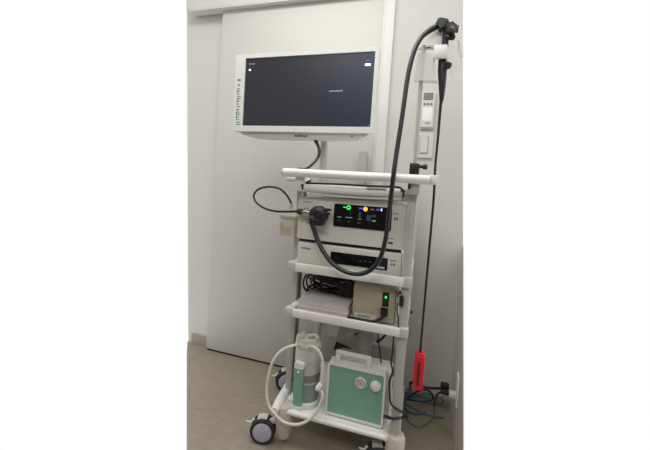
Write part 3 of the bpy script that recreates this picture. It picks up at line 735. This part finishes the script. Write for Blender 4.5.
add_tube(bm, [(-0.4213, 1.2200, 0.4255), (-0.4351, 1.2100, 0.4351), (-0.4362, 1.2000, 0.4150), (-0.4334, 1.1900, 0.4020)], [0.008, 0.007, 0.007, 0.008], seg=10)
add_tube(bm, [(-0.4006, 1.2200, 0.4336), (-0.3720, 1.2200, 0.4433), (-0.3559, 1.2100, 0.4387)], [0.007, 0.006, 0.006], seg=10)
add_lathe(bm, [(0.008, 0), (0.008, 0.016), (0.006, 0.02)], jc + Vector((-0.022, 0, 0.262)), (0, 0, 1), 14)
obj('port', bm, M['tube'], ld)
bm = nb()
add_rr(bm, -0.434, -0.398, 0.166, 0.318, 1.182, 1.200, 0.006)
hl = obj('holder', bm, M['green'], sj, 'green plastic holder strip')
bm = nb(); add_rr(bm, -0.436, -0.397, 0.316, 0.340, 1.180, 1.215, 0.006); obj('holder_cap', bm, M['white'], hl)
bm = nb(); add_lathe(bm, [(0.0055, 0), (0.005, 0.003), (0, 0.004)], (-0.418, 1.182, 0.304), (0, -1, 0), 14); obj('holder_button', bm, M['white'], hl)
bm = nb(); add_box(bm, -0.440, -0.395, 1.180, 1.25, 0.153, 0.168, 0.004); obj('holder_foot', bm, M['white'], hl)

bm = nb()
add_tube(bm, [(-0.4313, 1.1860, 0.4063), (-0.4525, 1.1750, 0.4021), (-0.4848, 1.1650, 0.3829), (-0.5079, 1.1550, 0.3530), (-0.5221, 1.1500, 0.3127), (-0.5298, 1.1450, 0.2579), (-0.5264, 1.1400, 0.2099), (-0.5122, 1.1350, 0.1730), (-0.4831, 1.1300, 0.1523), (-0.4528, 1.1300, 0.1332), (-0.4158, 1.1300, 0.1306), (-0.3803, 1.1300, 0.1409), (-0.3517, 1.1350, 0.1595), (-0.3296, 1.1400, 0.1851), (-0.3157, 1.1450, 0.2141), (-0.3064, 1.1500, 0.2553), (-0.3150, 1.1550, 0.2730)], 0.0056, sub=7, seg=12)
tag(obj('suction_tube', bm, M['tube']), 'cream suction tube looping down past the cart left corner', 'tube')
bm = nb()
add_tube(bm, [(-0.3867, 1.1850, 0.4139), (-0.3607, 1.1800, 0.4156), (-0.3362, 1.1750, 0.4037), (-0.3223, 1.1720, 0.3772), (-0.3173, 1.1700, 0.3409), (-0.3189, 1.1680, 0.2992), (-0.3246, 1.1650, 0.2802)], 0.0054, sub=7, seg=12)
st = tag(obj('suction_tube', bm, M['tube']), 'short pale tube curving over the right side of the jar', 'tube')
bm = nb()
add_tube(bm, [(-0.3199, 1.1580, 0.2911), (-0.3271, 1.1550, 0.2777), (-0.3352, 1.1530, 0.2785)], [0.0095, 0.0105, 0.009], seg=12)
obj('tube_connector', bm, M['white'], st, 'white elbow connector')

sp = thing('suction_pump', 'green fronted white suction pump with carry handle on bottom shelf', 'pump', (-0.196, 1.3, 0.165))
bm = nb(); add_prism(bm, rrect_pts(-0.306, -0.085, 0.158, 0.3625, 1.205, 0.012), (0, 1, 0), 0.042); obj('case', bm, M['white'], sp)
bm = nb()
o_ = rrect_pts(-0.306, -0.085, 0.158, 0.3625, 1.198, 0.012); i_ = rrect_pts(-0.298, -0.0925, 0.1655, 0.352, 1.198, 0.006)
va = [bm.verts.new(p) for p in o_]; vb = [bm.verts.new(p) for p in i_]; vc = [bm.verts.new((p[0], 1.206, p[2])) for p in o_]; vd = [bm.verts.new((p[0], 1.206, p[2])) for p in i_]
k = len(o_)
for i in range(k):
    j = (i + 1) % k
    bm.faces.new((va[i], va[j], vb[j], vb[i])); bm.faces.new((va[i], vc[i], vc[j], va[j])); bm.faces.new((vb[i], vb[j], vd[j], vd[i]))
obj('front_frame', bm, M['white'], sp, flat=True)
bm = nb(); add_rr(bm, -0.2982, -0.0923, 0.1653, 0.3522, 1.2025, 1.2055, 0.006); gf = obj('front_panel', bm, M['green'], sp, 'green front panel')
bm = nb()
add_prism(bm, rrect_pts(-0.296, -0.070, 0.166, 0.338, 1.246, 0.012), (0, 1, 0), 0.10); obj('rear_case', bm, M['device_lower'], sp)
gc = (-0.1766, 1.2000, 0.3075)
bm = nb(); add_lathe(bm, [(0.021, -0.002), (0.021, 0.006), (0.018, 0.008), (0.0175, 0.005), (0.0, 0.005)], (gc[0], 1.203, gc[2]), (0, -1, 0), 30); gg = obj('gauge', bm, M['grey_white'], sp)
bm = nb(); add_lathe(bm, [(0.0165, 0), (0.0165, 0.001), (0, 0.0011)], (gc[0], 1.198, gc[2]), (0, -1, 0), 26); obj('gauge_face', bm, M['paper'], gg)
bm = nb(); add_prism(bm, [(gc[0] + 0.002, 1.1962, gc[2] - 0.004), (gc[0] + 0.004, 1.1962, gc[2] - 0.002), (gc[0] - 0.008, 1.1962, gc[2] + 0.009)], (0, 1, 0), 0.0006)
for i in range(9):
    a = math.radians(-40 + 260 * i / 8); p = Vector((gc[0] + .0128 * math.cos(a), 1.1968, gc[2] + .0128 * math.sin(a))); add_box(bm, p.x - .0012, p.x + .0012, 1.1964, 1.1971, p.z - .0012, p.z + .0012)
obj('gauge_needle', bm, M['mark_dark'], gg)
kc = (-0.1211, 1.1950, 0.3086)
bm = nb(); add_lathe(bm, [(0.0195, 0), (0.0195, 0.004), (0.017, 0.006), (0.0165, 0.011), (0.013, 0.013), (0, 0.013)], (kc[0], 1.2035, kc[2]), (0, -1, 0), 30); kn = obj('knob', bm, M['white'], sp)
bm = nb(); add_box(bm, kc[0] - 0.003, kc[0] + 0.003, 1.186, 1.1908, kc[2] - 0.012, kc[2] + 0.012, 0.001); obj('knob_grip', bm, M['white'], kn)
bm = nb()
a_, b_ = -0.276, -0.149
for p in ([(a_, 1.25, 0.355), (a_, 1.25, 0.409), (b_, 1.25, 0.409), (b_, 1.25, 0.355)],):
    add_box(bm, a_ - .004, b_ + .004, 1.208, 1.224, 0.392, 0.406, 0.004)
    add_box(bm, a_ - .004, a_ + .011, 1.208, 1.224, 0.355, 0.400, 0.003)
    add_box(bm, b_ - .011, b_ + .004, 1.208, 1.224, 0.355, 0.400, 0.003)
obj('carry_handle', bm, M['white'], sp)
for x in (-0.285, -0.105):
    for y in (1.222, 1.290): bm = nb(); add_lathe(bm, [(0.009, 0), (0.01, 0.006)], (x, y, 0.153), (0, 0, 1), 14); obj('foot', bm, M['black'], sp)

# cords down the right side of the bay
bm = nb()
add_tube(bm, [(-0.0680, 1.1780, 0.5277), (-0.0672, 1.1720, 0.5052), (-0.0675, 1.1700, 0.4628), (-0.0704, 1.1700, 0.4261), (-0.0626, 1.1700, 0.3953), (-0.0696, 1.1700, 0.3574), (-0.0676, 1.1720, 0.3167), (-0.0606, 1.1720, 0.2784), (-0.0412, 1.1680, 0.2660), (-0.0169, 1.1900, 0.2435), (-0.0007, 1.2400, 0.2016), (-0.0174, 1.2000, 0.2182), (-0.0453, 1.1650, 0.2306), (-0.0701, 1.1720, 0.2246), (-0.0855, 1.2150, 0.1954)], [0.0035] * 8 + [0.004, 0.004, 0.0045, 0.005, 0.006, 0.0055], sub=7, seg=9)
tag(obj('pump_cord', bm, M['black']), 'black mains cord hanging down past the right of the pump', 'cord')
bm = nb()
add_tube(bm, [(-0.1035, 1.3000, 0.4681), (-0.1195, 1.3000, 0.4449), (-0.1379, 1.3000, 0.4263)], [0.0045, 0.005, 0.007], seg=10)
tag(obj('loose_cable', bm, M['black']), 'short thick black cable end under the middle shelf behind the pump', 'cable')
bm = nb()
add_tube(bm, [(-0.1366, 1.3100, 0.4555), (-0.1327, 1.3100, 0.4237), (-0.1223, 1.3100, 0.3728), (-0.1161, 1.3100, 0.3415)], 0.0027, seg=8)
tag(obj('loose_cable', bm, M['black']), 'thin straight dark cable hanging down behind the pump', 'cable')

# cords on the floor by the right wall
bm = nb()
add_tube(bm, [(-0.0278, 1.6200, 0.0255), (-0.0100, 1.6200, 0.0400), (0.0209, 1.6200, 0.0651), (0.0515, 1.6200, 0.0899), (0.0830, 1.6200, 0.0952), (0.1036, 1.6200, 0.0809), (0.1038, 1.6200, 0.0590), (0.0734, 1.6200, 0.0415), (0.0279, 1.6200, 0.0333), (-0.0138, 1.6200, 0.0276), (-0.0368, 1.6200, 0.0182)], 0.0048, sub=6, seg=9)
tag(obj('floor_cord', bm, M['black']), 'black cord loop lying on floor behind the right caster', 'cord')
bm = nb()
add_tube(bm, [(-0.0530, 1.6200, 0.0441), (-0.0255, 1.6200, 0.0585), (0.0123, 1.6200, 0.0555), (0.0630, 1.6200, 0.0584), (0.1083, 1.6200, 0.0602), (0.1450, 1.6200, 0.0478), (0.1541, 1.6200, 0.0622), (0.1385, 1.6200, 0.0751), (0.1191, 1.6200, 0.0654), (0.1174, 1.6200, 0.0285), (0.1162, 1.5946, 0.0060)], 0.0042, sub=6, seg=8)
tag(obj('floor_cord', bm, M['blue_cord']), 'blue grey cord winding across the floor in front of right wall', 'cord')
bm = nb()
add_tube(bm, [(-0.0497, 1.6142, 0.0060), (-0.0167, 1.6159, 0.0060), (0.0352, 1.5948, 0.0060), (0.0982, 1.5765, 0.0060), (0.1598, 1.5873, 0.0060)], 0.004, sub=6, seg=8)
tag(obj('floor_cord', bm, M['blue_cord']), 'blue grey cord lying nearest the camera in a shallow arc on floor', 'cord')
bm = nb()
add_tube(bm, [(-0.0472, 1.6200, 0.0306), (-0.0196, 1.6200, 0.0425), (0.0182, 1.6200, 0.0397), (0.0552, 1.6200, 0.0393), (0.0952, 1.6200, 0.0544), (0.1074, 1.6200, 0.0721), (0.0841, 1.6200, 0.0809), (0.0351, 1.6200, 0.0612), (-0.0089, 1.6200, 0.0253), (-0.0227, 1.5978, 0.0060), (-0.0003, 1.5692, 0.0060), (0.0404, 1.5674, 0.0060), (0.0805, 1.6021, 0.0060)], 0.0042, sub=6, seg=8)
tag(obj('floor_cord', bm, M['blue_cord']), 'blue grey cord curled inside the black loop behind the caster', 'cord')
bm = nb()
add_tube(bm, [(-0.0213, 1.6140, 0.0060), (-0.0173, 1.5476, 0.0060), (0.0118, 1.4966, 0.0060), (0.0550, 1.4843, 0.0060), (0.0977, 1.5414, 0.0060), (0.1166, 1.6094, 0.0060), (0.1116, 1.6200, 0.0464)], 0.0036, sub=6, seg=8)
tag(obj('floor_cord', bm, M['grey_cord']), 'thin grey cord in the lowest wide loop on the floor', 'cord')
bm = nb()
add_tube(bm, [(0.0009, 1.5600, 0.1484), (-0.0004, 1.5700, 0.1113), (-0.0123, 1.5800, 0.0686), (-0.0241, 1.5800, 0.0413), (-0.0445, 1.5800, 0.0337)], [0.006, 0.006, 0.007, 0.0065, 0.006], seg=10)
tag(obj('floor_cord', bm, M['blue_cord']), 'thick blue grey cord bending down behind the red sleeve', 'cord')
bm = nb()
add_tube(bm, [(0.0001, 1.5550, 0.1506), (0.0163, 1.5400, 0.1611), (0.0427, 1.5200, 0.1650), (0.0760, 1.5000, 0.1764), (0.1115, 1.4800, 0.1945), (0.1345, 1.4700, 0.2064)], 0.0055, seg=10)
q0 = (0.1415, 1.4650, 0.2163)
add_box(bm, q0[0] - 0.018, q0[0] + 0.016, q0[1] - 0.013, q0[1] + 0.013, q0[2] - 0.012, q0[2] + 0.016, 0.005)
tag(obj('plug_cord', bm, M['black']), 'black cord ending in a plug at the right wall outlet', 'cord')
bm = nb()
add_tube(bm, [(0.1165, 1.6200, 0.0282), (0.1145, 1.5600, 0.1034), (0.1188, 1.5000, 0.1614), (0.1300, 1.4500, 0.2014)], 0.004, seg=9)
q0 = (0.1387, 1.4400, 0.2096)
add_box(bm, q0[0] - 0.015, q0[0] + 0.018, q0[1] - 0.010, q0[1] + 0.010, q0[2] - 0.010, q0[2] + 0.008, 0.004)
tag(obj('plug_cord', bm, M['charcoal']), 'dark grey plug just below the black plug at the outlet', 'cord')

# ------------------------------------------------------------------ light, world, camera
def area(name, loc, size, power, rot=(0, 0, 0), col=(1, 0.985, 0.958)):
    l = bpy.data.lights.new(name, 'AREA'); l.shape = 'RECTANGLE'; l.size, l.size_y = size; l.energy = power; l.color = col
    o = bpy.data.objects.new(name, l); COL.objects.link(o); o.location = loc; o.rotation_euler = rot
    return o
area('ceiling_lamp', (-0.5, 0.9, 2.42), (1.3, 0.5), 19.5)
area('ceiling_lamp', (-0.4, -0.6, 2.42), (1.4, 0.7), 23)  # unseen lamp behind the camera, raised as front fill

w = bpy.data.worlds.new('world'); SC.world = w; w.use_nodes = True
bgn = w.node_tree.nodes['Background']
bgn.inputs['Color'].default_value = (1, 1, 1, 1); bgn.inputs['Strength'].default_value = 1.0

cam = bpy.data.cameras.new('camera'); co = bpy.data.objects.new('camera', cam); COL.objects.link(co)
cam.sensor_fit = 'HORIZONTAL'; cam.sensor_width = 36.0; cam.lens = 330.0 / 650.0 * 36.0
cam.shift_y = -25.0 / 650.0; cam.clip_start = 0.02
Rm = Matrix(((0.95483092, -0.0741193, 0.28775726), (0.29000375, 0.0213441, -0.95678746), (0.06477449, 0.99702094, 0.04187488)))
co.matrix_world = Matrix.Translation((0, 0, 1.03)) @ Rm.to_4x4()
SC.camera = co
SC.view_settings.view_transform = 'Standard'
SC.view_settings.look = 'None'
SC.view_settings.exposure = 0.0
